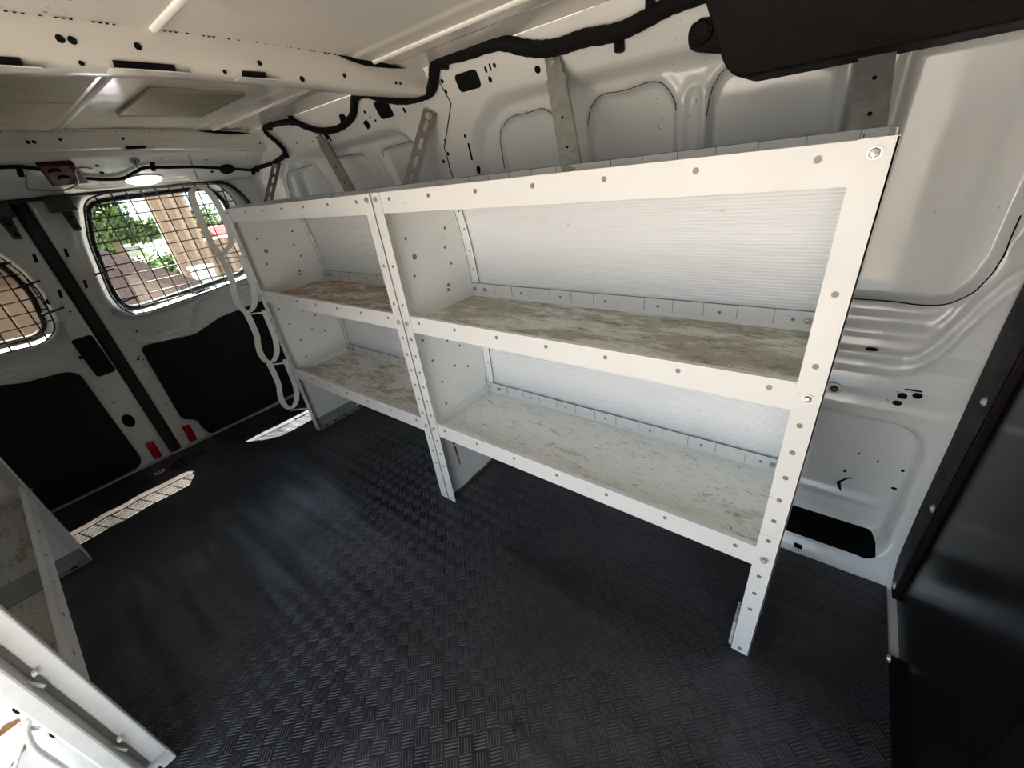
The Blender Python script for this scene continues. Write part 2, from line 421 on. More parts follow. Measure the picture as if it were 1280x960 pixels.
for x, z, a, b in [(-.905, 1.33, .004, .008), (-.888, 1.332, .003, .009), (-.872, 1.333, .005, .006), (-.902, 1.308, .006, .008),
                   (-1.075, 1.335, .006, .006), (-1.078, 1.31, .005, .006), (-1.49, 1.32, .006, .006), (-1.478, 1.302, .004, .004), (-1.29, 1.295, .006, .009), (-1.46, 1.29, .005, .004),
                   (-.745, 1.300, .009, .009), (-1.79, 1.27, .005, .006), (-1.88, 1.288, .004, .004), (-1.85, 1.275, .004, .006), (-1.92, 1.28, .003, .003), (-2.05, 1.29, .004, .004), (-2.12, 1.27, .003, .003),
                   (-1.155, 1.15, .005, .006), (-1.185, 1.13, .006, .006), (-1.165, 1.11, .003, .003), (-1.155, 1.19, .003, .003), (-1.06, 1.19, .005, .006), (-1.045, 1.09, .007, .013),
                   (.081, .615, .012, .006), (.16, .512, .009, .007), (.185, .517, .009, .007), (.155, .495, .009, .006),
                   (.215, .235, .006, .004), (.11, .25, .0035, .0035), (.125, .32, .002, .003), (.165, .31, .002, .004), (.215, .30, .004, .004)]:
    wall_hole(x, z, a, b)
wall_quad(-1.515, 1.285, .028, .026, .3, .1); wall_quad(-1.80, 1.285, .028, .026, .3, .1)
wall_quad(-1.052, 1.145, .006, .05, 0, .3); wall_quad(.055, .022, .02, .013, 0, .2)
wall_quad(.175, .528, .03, .003, 0); wall_quad(.16, .508, .016, .003, 0)
# scuff in the lower bay
sc = [(.100, .205), (.120, .232), (.134, .236), (.120, .225), (.110, .207), (.118, .178), (.110, .185)]
mb.prism([V3(wall_pt(a, b, .003)) for a, b in sc], V3((0, -.0008, 0)), 1)
def seam(pts, r=.0010):
    mb.tube([wall_pt(x, z, .0005) for x, z in pts], r, 5, 1)
def dense(pts, k=5): return [(p.x, p.y) for p in catmull([(a, b, 0) for a, b in pts], k)]
for k in 'ABCEFG':
    p = rounded(OP[k], .025, 4); m = len(p); seam([q for q in (p if k in 'AB' else p[:m * 5 // 8]) if q[1] > .95])
seam(dense(OP['D'][1:-1]), .0014)
seam([(-1.092, 1.365), (-1.078, 1.28), (-1.166, 1.17), (-1.160, 1.06)], .0018)
struct(mb.build('wall_left', [M['wall'], M['hole']]))

# ------------------------------------------------------------------ floor, rear sill, ceiling, other side
struct(MB().box(-2.60, .30, -1.42, .45, -.03, -.008).build('floor', M['wall']))
mb = MB()
xs = np.linspace(-2.512, .2565, 138); ys = np.linspace(-1.34, .378, 172)
X, Y = np.meshgrid(xs, ys, indexing='ij')
Zm = -.001 + .0015 * np.sin(7 * X + 3 * Y) * np.sin(5 * Y - 2 * X) * sstep(.37 - Y, 0, .1)
for yc, sl, w, h in ((-.83, 0, .035, .005), (-.66, .02, .05, .004), (-.44, .04, .035, .006), (-.28, -.05, .05, .005), (-.15, -.22, .035, .006), (.02, -.12, .045, .005), (.115, -.13, .03, .005)):
    Zm = Zm + h * np.exp(-((Y - yc - sl * (X + .2)) / w) ** 2) * (.6 + .4 * np.sin(2.1 * X + 9 * yc)) * np.maximum(sstep(-.005 - Y, 0, .04), sstep(X, .015, .06) * sstep(.34 - Y, 0, .1)) * sstep(.23 - X, 0, .12)
mb.grid(np.stack([X, Y, Zm], -1))
mb.box(-2.512, .2565, -1.34, .378, -.0078, -.0045)
tag(mb.build('rubber_mat', M['mat']), 'black rubber floor mat with a basket weave tread across the cargo floor', 'floor mat')
struct(MB().box(-2.540, -2.513, -1.40, .44, -.008, .006).build('trim_1', M['greyp'], bevel=.002))

def roof_z(Y): return 1.393 - .020 * ((Y + .49) / .9) ** 2
mb = MB()
xs = np.arange(-2.40, .3201, .02); ys = np.arange(-1.42, .4401, .005)
X, Y = np.meshgrid(xs, ys, indexing='ij')
Zr = roof_z(Y)
for yc in (.192, -.79): Zr = Zr - .004 * sstep(-np.abs(Y - yc), -.075, -.06)
Zr = Zr - .018 * sstep(Y, .375, .415)
mb.grid(np.stack([X, Y, Zr], -1), flip=True)
for yc in (-.298, .192, -.79):
    for x0, x1 in ((-2.30, -1.21), (-1.13, .30)):
        z = float(roof_z(yc)) - (.004 if yc > 0 or yc < -.5 else 0); n = 7
        q = [(yc + .0085 * math.cos(a), z + .002 - .0085 * math.sin(a)) for a in np.linspace(0, math.pi, n)]
        mb.add([(x0, y, zz) for y, zz in q] + [(x1, y, zz) for y, zz in q], [(i, i + 1, n + i + 1, n + i) for i in range(n - 1)] + [tuple(range(n)), tuple(range(2 * n - 1, n - 1, -1))], 1, True)
mb.box(-2.6, .35, -1.45, .5, 1.43, 1.44)
struct(mb.build('ceiling', [M['roof'], plain('pale_rib_paint', (.72, .70, .66), .25, var=.05)]))

def roof_bow(name, x, zt, zb, depth, slots, holes):
    """pressed cross member running across the van under the roof; zt, zb: (y, z) tables of its top and bottom edge"""
    mb = MB(); ys = np.linspace(-1.40, .405, 60); n = len(ys)
    top = np.interp(ys, *zip(*zt)); bot = np.interp(ys, *zip(*zb))
    prof = [(0, 0), (.002, .12), (.004, .88), (-.003, .97), (-.012, 1.0), (-depth + .012, 1.0), (-depth, .95), (-depth, 0)]
    P = np.zeros((n, len(prof), 3))
    for j, (dx, t) in enumerate(prof):
        P[:, j] = np.stack([np.full(n, x + dx), ys, (top + .012) * (1 - t) + bot * t], -1)
    mb.grid(P)
    for y0, y1 in slots:
        b = float(np.interp((y0 + y1) / 2, *zip(*zb)))
        mb.box(x - .002, x + .0065, y0, y1, b + .001, b + .011, 1)
        mb.box(x - .02, x + .012, y0 - .01, y1 + .02, b - .003, b - .001, 0)
    for y, dz, r in holes:
        b = float(np.interp(y, *zip(*zb))); mb.disc((x + .0035, y, b + dz), (1, 0, 0), r, .001, 12, 1)
    if x > -2: q = [(.085, 0), (.13, -.007), (.165, -.009), (.20, -.006), (.255, -.004), (.30, 0), (.22, .006), (.14, .004)]
    else: q = [(.13, 0), (.20, -.006), (.28, -.006), (.36, -.002), (.30, .004), (.20, .004)]
    mb.prism([(x + .004, y, float(np.interp(y, *zip(*zt))) + dz) for y, dz in q], (.003, 0, 0), 1)
    # ragged sealer bead along the top edge
    yy = np.linspace(-1.3, .12, 300)
    for i in range(0, 299, 2):
        if random.random() < .6:
            z = float(np.interp(yy[i], *zip(*zt)))
            mb.box(x + .001, x + .0045, yy[i], yy[i] + .004, z - .0007, z + .0003 + random.random() * .0012, 1)
    return struct(mb.build(name, [M['roof'], M['hole']]))
roof_bow('trim_2', -1.13, [(-1.4, 1.375), (-.5, 1.391), (-.06, 1.389), (.082, 1.383), (.2, 1.372), (.41, 1.367)],
         [(-1.4, 1.305), (-.53, 1.322), (-.29, 1.328), (0, 1.322), (.15, 1.313), (.41, 1.310)], .075,
         [(-.66, -.505), (-.385, -.29), (-.165, -.115)], [(-.442, .038, .006), (-.427, .037, .006), (-.336, .035, .006), (-.12, .028, .005), (.09, .025, .005), (.255, .022, .004), (.27, .022, .004), (-.43, .006, .004), (-.2, .006, .004), (-.03, .006, .006)])
roof_bow('trim_3', -2.33, [(-1.4, 1.37), (-.45, 1.386), (.13, 1.377), (.42, 1.358)],
         [(-1.4, 1.31), (-.48, 1.325), (-.16, 1.324), (.1, 1.308), (.42, 1.290)], .05,
         [(-.135, -.07)], [(-.395, .03, .006), (-.38, .03, .006), (-.31, .035, .005), (-.13, .035, .005), (.38, .03, .004), (.40, .028, .004)])

# header over the rear doors
def head_x(z): return -2.36 - (1.30 - z) * 1.3
mb = MB()
prof = [(-2.345, 1.36), (-2.352, 1.306), (-2.36, 1.300), (head_x(1.25), 1.25), (head_x(1.20), 1.20), (head_x(1.19) - .004, 1.19), (-2.535, 1.185), (-2.56, 1.185)]
ys = np.linspace(-1.42, .43, 80); P = np.zeros((80, len(prof), 3))
for j, (x, z) in enumerate(prof): P[:, j] = np.stack([np.full(80, x), ys, np.full(80, z) + (.004 * np.cos((ys + .49) * 1.6) if j > 2 else 0)], -1)
mb.grid(P)
HN = V3((.11, 0, -.143)).normalized()
def head_pt(y, z, off=0.0): return V3((head_x(z), y, z + .004 * math.cos((y + .49) * 1.6))) + HN * off
for y, z, r, q in [(-.235, 1.275, .006, .008), (-.226, 1.252, .006, .008), (.174, 1.227, .006, .008), (-.02, 1.285, .004, .004), (.15, 1.272, .004, .004), (-.29, 1.29, .006, .01), (.33, 1.27, .004, .004), (.36, 1.262, .003, .003)]:
    mb.disc(head_pt(y, z, .001), HN, r, .001, 10, 1, rx=q, ux=(0, .4, 1))
mb.tube([head_pt(.075, 1.30, .0005), head_pt(.10, 1.24, .0005), head_pt(.115, 1.195, .0005)], .0016, 5, 1)
struct(mb.build('wall_rear', [M['wall'], M['hole']]))

# ------------------------------------------------------------------ near side wall with its sliding door opening
mb = MB()
for a in ((-2.6, -1.02, -.03, 1.42), (.255, .32, -.03, 1.42), (-1.02, .255, 1.27, 1.42)):
    mb.box(a[0], a[1], -1.44, -1.40, a[2], a[3])
mb.box(-2.6, -1.06, -1.40, -1.33, -.03, .30); mb.box(-1.08, -1.02, -1.41, -1.33, -.03, 1.38); mb.box(-1.02, .255, -1.44, -1.38, -.08, -.008)
mb.box(-2.6, .3, -1.41, -1.36, 1.29, 1.40)
struct(mb.build('wall_right', M['wall'], bevel=.006))

# ------------------------------------------------------------------ rear doors
W1 = rounded([(-.298, 1.150), (-.235, 1.163), (.06, 1.169), (.175, 1.165), (.215, 1.10), (.205, .80), (.155, .752), (-.068, .734), (-.31, .716), (-.362, .724), (-.378, .79), (-.362, .91), (-.345, 1.02)], .03)
W2 = rounded([(-.700, 1.155), (-.655, 1.03), (-.622, .95), (-.609, .865), (-.628, .735), (-.670, .704), (-.90, .715), (-1.20, .735), (-1.26, .80), (-1.28, 1.08), (-1.23, 1.16), (-.95, 1.168)], .03)
def door(name, y0, y1, win, rec, base=-2.53):
    ys = np.arange(y0, y1 + .003, .006); zs = np.arange(-.004, 1.199, .006)
    Y, Z = np.meshgrid(ys, zs, indexing='ij')
    sw = sdf(win, Y, Z)
    keepv = sw > 0
    keep = keepv[:-1, :-1] | keepv[1:, :-1] | keepv[:-1, 1:] | keepv[1:, 1:]
    e = 1e-3
    gy = (sdf(win, Y + e, Z) - sdf(win, Y - e, Z)) / (2 * e); gz = (sdf(win, Y, Z + e) - sdf(win, Y, Z - e)) / (2 * e)
    Yn = np.where(keepv, Y, Y - sw * gy); Zn = np.where(keepv, Z, Z - sw * gz)
    sw = np.maximum(sw, 0)
    x = np.full(Y.shape, base)
    x = x - .030 * (1 - sstep(sw, .006, .040)) - .012 * (1 - sstep(sw, 0, .012))
    x = x + .006 * np.exp(-((sw - .045) / .012) ** 2)
    dr = sdf(rec, Yn, Zn)
    x = x - .034 * sstep(-dr, -.003, .013) * sstep(sw, .03, .055)
    x = x + .004 * np.exp(-((dr - .006) / .008) ** 2) * sstep(sw, .03, .06)
    edge = np.minimum(Yn - y0, y1 - Yn)
    x = x - .012 * (1 - sstep(edge, 0, .014))
    mb = MB(); mb.grid(np.stack([x, Yn, Zn], -1), keep=keep)
    return mb
def door_marks(mb, slots, holes):
    for y, z in slots: mb.obox((-2.529, y, z), (.0015, 0, 0), (0, .005, .0), (0, .003, .016), 1)
    for y, z, r in holes: mb.disc((-2.530, y, z), (1, 0, 0), r, .002, 12, 1)
REC1 = rounded([(-.43, .72), (-.41, .60), (-.33, .553), (-.185, .553), (-.14, .60), (-.115, .668), (.30, .70), (.30, .74), (-.43, .74)], .04)
REC2 = rounded([(-.575, .74), (-.60, .62), (-.66, .585), (-.80, .60), (-1.30, .64), (-1.30, .76), (-.60, .76)], .05)
mb = door('door_1', -.474, .418, W1, REC1)
door_marks(mb, [(-.447, .99), (-.448, .861)], [(-.425, .80, .004), (-.42, .72, .004), (-.43, .50, .005), (-.42, .51, .003), (-.415, .49, .003), (-.425, .46, .003), (-.43, .25, .004), (-.38, .62, .004)])
d1 = struct(mb.build('door_1', [M['door'], M['hole']]))
mb = door('door_2', -1.40, -.510, W2, REC2)
door_marks(mb, [(-.539, .989), (-.535, .846)], [(-.54, .77, .004), (-.577, .825, .012), (-.60, .42, .004), (-.59, .35, .004)])
mb.disc((-2.530, -.584, .245), (1, 0, 0), .034, .002, 18, 1, rx=.022)
mb.obox((-2.528, -.545, .40), (.002, 0, 0), (0, .03, .004), (0, 0, .002), 0)
d2 = struct(mb.build('door_2', [M['door'], M['hole']]))

def poly_part(name, poly, x0, x1, mat, parent, bevel=.004):
    return MB().prism([(x0, a, b) for a, b in poly], (x1 - x0, 0, 0)).build(name, mat, parent, bevel)
C1 = rounded([(-.402, .536), (-.384, .552), (-.182, .530), (-.111, .552), (-.045, .574), (.20, .594), (.385, .60), (.385, .012), (-.335, .010), (-.350, .060), (-.356, .115), (-.408, .150)], .018)
C2 = rounded([(-1.36, .58), (-.841, .573), (-.796, .555), (-.660, .545), (-.630, .520), (-.624, .046), (-.650, .012), (-1.36, .005)], .022)
poly_part('door_liner', C1, -2.528, -2.518, M['carpet'], d1)
poly_part('door_liner', C2, -2.528, -2.518, M['carpet'], d2)
# pressed oval in the liner of the wide door
mb = MB(); mb.tube(catmull([(-2.518, -.02, .20), (-2.518, -.05, .30), (-2.518, .0, .40), (-2.518, .12, .43), (-2.518, .25, .42)], 6), .006, 6)
mb.build('liner_rib', M['carpet'], d1)
mb = MB(); mb.prism([(-2.53, a, b) for a, b in rounded([(-.594, .660), (-.524, .662), (-.520, .484), (-.588, .482)], .012)], (.014, 0, 0)); mb.box(-2.53, -2.52, -.602, -.59, .575, .59)
mb.build('latch_cover', M['carpet'], d2, .003)
for y, z, par in ((-.408, .061, d1), (-.566, .061, d2)):
    fr = poly_part('reflector_frame', rounded([(y - .024, z + .06), (y + .024, z + .056), (y + .020, z - .058), (y - .028, z - .056)], .012), -2.530, -2.525, M['door'], par, .002)
    poly_part('reflector', rounded([(y - .017, z + .051), (y + .017, z + .047), (y + .013, z - .049), (y - .021, z - .047)], .007), -2.527, -2.519, M['red'], par, .002)
# upper latches hanging from the header
def top_latch(y, lab):
    t = thing('door_latch', (-2.49, y, 1.18), lab, 'latch', 'upper latches of the rear doors')
    mb = MB(); mb.box(-2.518, -2.455, y - .04, y + .038, 1.136, 1.19); mb.build('latch_housing', M['latch'], t, .006)
    mb = MB(); mb.prism([(-2.505, y - .010, 1.138), (-2.505, y + .026, 1.138), (-2.505, y + .020, 1.062), (-2.505, y - .004, 1.064)], (.022, 0, 0))
    mb.build('latch_arm', M['latch'], t, .004)
    for z in (1.08, 1.115): mb = MB(); mb.disc((-2.483, y + .009, z), (1, 0, 0), .0065, .002, 10); mb.build('latch_hole', M['hole'], t)
    return t
top_latch(-.387, 'dark steel door latch above the rear door with the large window')
top_latch(-.560, 'dark steel door latch above the partly seen rear door')
# weather seal between the doors and round the opening
mb = MB(); mb.box(-2.56, -2.536, -.520, -.466, -.004, 1.19); mb.box(-2.536, -2.522, -.506, -.480, -.004, 1.186)
mb.build('door_gap_seal', M['black'], d1, .004)
mb = MB(); mb.tube(catmull([(-2.522, -1.39, 1.192), (-2.515, -.53, 1.193), (-2.515, -.33, 1.194), (-2.515, 0, 1.192), (-2.515, .16, 1.188), (-2.515, .235, 1.172), (-2.515, .29, 1.11), (-2.518, .33, 1.0)], 8), .0115, 8)
struct(mb.build('trim_4', M['black']))
mb = MB(); mb.obox((-2.512, .26, 1.135), (.004, 0, 0), (0, .008, .0), (0, -.004, .02)); mb.obox((-2.512, .31, 1.08), (.004, 0, 0), (0, .006, .0), (0, -.004, .02))
# window glass, rubber surround and wire guards
def window(num, win, glass, gx0, lab, grp):
    mb = MB(); mb.prism([(-2.577, a, b) for a, b in win], (.004, 0, 0))
    w = struct(mb.build('window_%d' % num, glass))
    pts = [(-2.571, a, b) for a, b in win]; mb = MB(); mb.tube(pts + pts[:2], .011, 8, caps=False)
    mb.build('window_seal', M['black'], w)
def guard(win, label, brackets, pitch_y=.0525, pitch_z=.0465, off=.022, gx=-2.497):
    P = np.array(win); c = P.mean(0)
    out = []
    n = len(P)
    for i in range(n):
        t = P[(i + 1) % n] - P[i - 1]; t = t / np.linalg.norm(t); nn = np.array([t[1], -t[0]])
        if nn @ (P[i] - c) < 0: nn = -nn
        out.append(P[i] + nn * off)
    out = np.array(out)
    t = thing('window_guard', (gx, float(c[0]), float(out[:, 1].min())), label, 'window guard', 'wire guards over the rear windows')
    mb = MB(); mb.tube([(gx, a, b) for a, b in out] + [(gx, *out[0])] + [(gx, *out[1])], .0033, 6, caps=False); mb.build('guard_frame', M['wire'], t)
    def cross(axis, v):
        hits = []
        for i in range(n):
            a, b = out[i], out[(i + 1) % n]
            if (a[axis] - v) * (b[axis] - v) < 0: hits.append(a[1 - axis] + (b[1 - axis] - a[1 - axis]) * (v - a[axis]) / (b[axis] - a[axis]))
        return (min(hits), max(hits)) if len(hits) >= 2 else None
    mb = MB()
    v = out[:, 0].min() + .02
    while v < out[:, 0].max():
        h = cross(0, v)
        if h and h[1] - h[0] > .03: mb.tube([(gx + .002, v, h[0]), (gx + .002, v, h[1])], .0026, 6)
        v += pitch_y
    v = out[:, 1].min() + .03
    while v < out[:, 1].max():
        h = cross(1, v)
        if h and h[1] - h[0] > .03: mb.tube([(gx - .002, h[0], v), (gx - .002, h[1], v)], .0026, 6)
        v += pitch_z
    mb.build('guard_mesh', M['wire'], t)
    for y, z in brackets:
        b = MB(); b.obox((gx - .008, y, z), (.005, 0, 0), (0, .034, .005), (0, 0, .0035)); b.obox((-2.517, y - .03, z - .004), (.016, 0, 0), (0, .004, 0), (0, 0, .0035))
        b.build('guard_bracket', M['wire'], t)
window(1, W1, M['glass'], 0, '', '')
window(2, W2, M['glass2'], 0, '', '')
guard(W1, 'black wire mesh guard over the large rear door window', [(-.375, .895), (-.35, .765), (-.07, .722)])
guard(W2, 'black wire mesh guard over the tinted rear window at the picture edge', [(-.60, .905), (-.585, .79), (-.64, .985)])

# ------------------------------------------------------------------ bulkhead at the front
BX = .262
t = thing('bulkhead_partition', (BX, -.4, 0), 'black steel bulkhead panel screwed across the front of the cargo bay', 'partition')
mb = MB(); mb.prism([(.274, a, b) for a, b in [(-1.40, .003), (.346, .003), (.346, 1.36), (-1.40, 1.36)]], (.012, 0, 0)); mb.build('main_panel', M['bulk'], t)
mb = MB(); mb.box(.266, .290, -1.40, -.170, .004, 1.36); mb.build('raised_panel', M['bulk'], t, .008)
zz = [.012, .04, .065, .15, .25, .424, .60, .705, .795, .95, 1.1, 1.25, 1.36]; yo = [.375, .405, .425, .437, .449, .462, .480, .488, .488, .480, .462, .435, .40]
mb = MB(); mb.prism([(BX, .335, z) for z in (1.36, .012)] + [(BX, y - .004, z) for y, z in zip(yo, zz)], (.005, 0, 0))
mb.box(BX, .291, .333, .347, .012, 1.36)
mb.build('flange', M['bulkf'], t, .003)
mb = MB(); mb.box(BX - .007, .29, -1.39, .17, .0005, .010); mb.build('bottom_lip', M['bulk'], t, .002)
for y, z in ((.380, .576), (.362, .302), (.352, .040), (.155, .014), (.385, .85), (.385, 1.10), (-.25, .014), (-.65, .014)):
    b = MB(); xx = BX if z > .03 else BX - .007
    b.disc((xx, y, z), (-1, 0, 0), .0095, .002, 14); b.disc((xx - .002, y, z), (-1, 0, 0), .007, .0035, 10, dome=.0015); b.build('screw', M['galvp'], t)

struct(MB().box(.305, .33, -1.44, .55, -.05, 1.44).build('front_light_stop', M['black']))  # unseen black sheet added behind the bulkhead to stop light leaking in
# ------------------------------------------------------------------ shelving units
PZ = [1.055, .885, .774, .718, .666, .610, .554, .500, .447, .392, .338, .285, .229, .173, .019]
BIG = (1.055, .718, .338)
HZ, TB, MA, MBt, LA, LB = 1.07, 1.0205, .741, .6905, .3615, .3085
BKZ = [0, .30, .74, .84, .95, 1.07]; BKY = [.262, .310, .318, .314, .300, .268]
def bk(z): return float(np.interp(z, BKZ, BKY))
def shelving(x0, x1, m, label, tops, rootname='shelving_unit', y0=0.0, sgn=1, cat='shelving', foot=True, foot_rust=False, right_post=True, bracket=True):
    """a two-shelf van rack between x0 and x1; front plane at y0, depth towards sgn*y"""
    Yf = lambda y: y0 + sgn * y
    t = thing(rootname, ((x0 + x1) / 2, y0, 0), label, cat)
    fn = (0, -sgn, 0)
    def Bx(mb, xa, xb, ya, yb, za, zb, mi=0): a, b = sorted((Yf(ya), Yf(yb))); return mb.box(xa, xb, a, b, za, zb, mi)
    # end panels with post flange and rear flange
    for side, xe, ins in (('l', x0, 1), ('r', x1, -1)):
        th = .002 * ins
        zz = [.004, .06, .15, .30, .45, .60, .74, .80, .86, .92, .98, 1.03, HZ]
        pr = [(xe, Yf(.002), z) for z in (HZ, .004)] + [(xe, Yf(bk(z)), z) for z in zz]
        mb = MB(); mb.prism(pr, (th, 0, 0))
        # rear flange, follows the back curve
        for a, b in zip(zz[2:-1], zz[3:]):
            mb.add([(xe + th, Yf(bk(a) - .004), a), (xe + ins * .034, Yf(bk(a) - .004), a), (xe + ins * .034, Yf(bk(b) - .004), b), (xe + th, Yf(bk(b) - .004), b)], [(0, 1, 2, 3)])
        for a, b in zip(zz[2:-1], zz[3:]):
            mb.add([(xe + ins * .034, Yf(bk(a) - .0042), a), (xe + ins * .0356, Yf(bk(a) - .0042), a), (xe + ins * .0356, Yf(bk(b) - .0042), b), (xe + ins * .034, Yf(bk(b) - .0042), b)], [(0, 1, 2, 3)], 2)
            mb.add([(xe + th * 1.3, Yf(bk(a) - .0045), a), (xe + th * 1.3, Yf(bk(a) - .0060), a), (xe + th * 1.3, Yf(bk(b) - .0060), b), (xe + th * 1.3, Yf(bk(b) - .0045), b)], [(0, 1, 2, 3)], 2)
        # pattern of small holes and screws on the inner face
        for yy, z in ((.075, .944), (.092, .889), (.076, .837), (.233, .945), (.218, .89), (.232, .837), (.07, .56), (.15, .60), (.16, .50), (.09, .47), (.20, .56), (.22, .47), (.13, .66), (.05, .64)):
            mb.disc((xe + th, Yf(yy), z), (ins, 0, 0), .0045 if z != .889 else .008, .0012, 10, 1)
        for z in (.76, .775, .385): mb.disc((xe + th, Yf(.06 + (z - .3) * .3), z), (ins, 0, 0), .005, .0012, 10, 1)
        for zf in (.80, .86, .93, .985, .45, .52, .58): mb.disc((xe + ins * .022, Yf(bk(zf) - .005), zf), fn, .0035, .001, 8, 1)
        p = mb.build('end_panel', [M['panel'], M['rivet'], M['seam']], t)
        if foot_rust and side == 'l':
            b = MB(); b.prism([(xe + th, Yf(.012), .001), (xe + th, Yf(bk(0)), .001), (xe + th, Yf(bk(0)), .017), (xe + th, Yf(.20), .010), (xe + th, Yf(.15), .013), (xe + th, Yf(.09), .007), (xe + th, Yf(.02), .010)], (.0012 * ins, 0, 0))
            b.prism([(xe + th, Yf(.075), .20), (xe + th, Yf(.085), .20), (xe + th, Yf(.089), .11), (xe + th, Yf(.084), .105)], (.0006 * ins, 0, 0))
            b.disc((xe + th, Yf(.08), .215), (ins, 0, 0), .007, .001, 10); b.build('rust_stain', M['rust'], p)
        if side == 'r' and not right_post: continue
        mb = MB(); xa, xb = sorted((xe, xe + ins * .037)); Bx(mb, xa, xb, -.003, -.0005, .004, HZ + .001)
        xa, xb = sorted((xe - .0002 * ins, xe + ins * .0022)); Bx(mb, xa, xb, -.003, .030, .004, HZ)
        for z in PZ:
            if z not in BIG: mb.disc((xe + ins * .020, Yf(-.003), z), fn, .0046, .0008, 10, 1)
        po = mb.build('front_post', [M['shelf'], M['rivet']], t)
        for z in BIG:
            b = MB(); b.hexbolt((xe + ins * .019, Yf(-.003), z), fn, .0060 if side == 'r' else .0052); b.build('bolt', M['galvp'], t)
        if bracket and side == 'l':
            mb = MB(); Bx(mb, xe + th, xe + .036, .004, .245, .001, .0035); Bx(mb, xe + th, xe + .0045, .004, .245, .001, .055)
            for k in range(4): mb.disc((xe + .021, Yf(.045 + k * .055), .0035), (0, 0, 1), .012, .0006, 12, 1, rx=.0055, ux=(.25, 1, 0))
            mb.build('foot_bracket', [M['galv'], M['hole']], t)
    if foot and right_post:   # clip foot at the right end
        mb = MB(); Bx(mb, x1 - .045, x1 - .0375, .0, .06, .008, .10); mb.build('foot_clip', M['worn_t'], t, .003)
    xa, xb = x0 + .003, x1 - .003
    for nm, zt, zb, zs, mt in (('top', HZ, TB, 1.050, tops[0]), ('mid', MA, MBt, .708, tops[1]), ('low', LA, LB, .322, tops[2])):
        d = bk(zs) - .006
        mb = MB()
        Bx(mb, xa, xb, .0, .0016, zb, zt); Bx(mb, xa, xb, .0016, .012, zt - .0016, zt); Bx(mb, xa, xb, .0016, .014, zb, zb + .0016)
        Bx(mb, xa, xb, .0016, d, zs - .0018, zs - .0002)
        for k in range(1, 8):
            x = x1 - .073 - (k - 1) * .1455
            if x > x0 + .05: mb.disc((x, Yf(0), (zt + zb) / 2 + (.008 if nm != 'top' else .008)), fn, .0046, .001, 12, 1)
        s = mb.build('shelf', [M['shelf'], M['rivet']], t)
        mb = MB(); Bx(mb, xa + .001, xb - .001, .0018, d - .001, zs - .0002, zs + .0006); mb.build('shelf_surface', mt, s)
        mb = MB(); hl = .043 if nm != 'top' else .026
        Bx(mb, xa, xb, d - .002, d, zs, zs + hl); Bx(mb, xa, xb, d - .006, d - .002, zs, zs + .002)
        Bx(mb, xa, xb, d - .0022, d - .0008, zs + hl, zs + hl + .0016, 1)
        k = 0; x = x1 - .04
        while x > x0 + .04:
            Bx(mb, x, x + .0012, d - .0028, d - .0018, zs + .010, zs + hl, 1)
            if k % 2 == 0 and nm != 'top': mb.disc((x - .036, Yf(d - .0022), zs + hl * .55), fn, .0038, .001, 8, 1)
            x -= .0727; k += 1
        mb.build('back_lip', [M['shelf'], M['rivet']], s)
        for q in (x0 + .0025, x1 - .0045): mb = MB(); Bx(mb, q, q + .002, .02, d, zs, zs + .028); mb.build('side_lip', M['panel'], s)
        if nm != 'top':
            for x in (x0 + .016, x0 + .06, x1 - .05): b = MB(); b.hexbolt((x, Yf(d - .003), zs + .024), fn, .0055); b.build('bolt', M['galvp'], s)
    for za, zb in ((LA - .03, MBt), (MA - .025, HZ - .015)):
        zz = np.linspace(za, zb, 8); mb = MB()
        P = np.array([[(x, Yf(bk(z) + .001), z) for z in zz] for x in np.linspace(xa, xb, 3)])
        mb.grid(P, flip=sgn > 0); mb.build('back_panel', M['back'], t)
    return t
XM = -1.0165
shelving(XM + .0006, 0.0, 0, 'white steel shelving unit nearest the bulkhead, with wide clean lower shelf', (M['worn_t'], M['worn_ru'], M['worn_rl']), foot=True, foot_rust=True, bracket=False)
shelving(-2.005, XM - .0006, 0, 'white steel shelving unit nearest the rear doors, with rusty shelves', (M['worn_t'], M['worn_lu'], M['worn_ll']), foot=True)
NU = shelving(-2.005, -1.0, 0, 'white steel shelving unit across the aisle, cut off by the bottom left corner', (M['worn_t'], M['worn_n'], M['worn_n']), y0=-.918, sgn=-1, foot=True, right_post=False)
b = MB(); b.box(-1.50, -1.395, -1.20, -.925, .3235, .326); b.build('cross_band', M['galv'], NU)  # thin grey plate making a darker band across the low shelf

# ------------------------------------------------------------------ looped straps at the shelf ends
def ribbon(pts, wdir, w, th, mi=0, closed=True):
    """flat strap along pts with its width along wdir"""
    mb = MB(); P = [V3(p) for p in pts]; n = len(P); wd = V3(wdir).normalized() * (w / 2); vs = []
    for i, p in enumerate(P):
        tg = (P[(i + 1) % n] - P[i - 1] if closed else P[min(i + 1, n - 1)] - P[max(i - 1, 0)]).normalized(); nn = tg.cross(wd).normalized() * (th / 2)
        vs += [p + wd + nn, p - wd + nn, p - wd - nn, p + wd - nn]
    m = n if closed else n - 1
    fs = [(i * 4 + k, i * 4 + (k + 1) % 4, ((i + 1) % n) * 4 + (k + 1) % 4, ((i + 1) % n) * 4 + k) for i in range(m) for k in range(4)]
    if not closed: fs += [(0, 1, 2, 3), tuple(n * 4 - 4 + k for k in (3, 2, 1, 0))]
    return mb.add(vs, fs, mi, False)
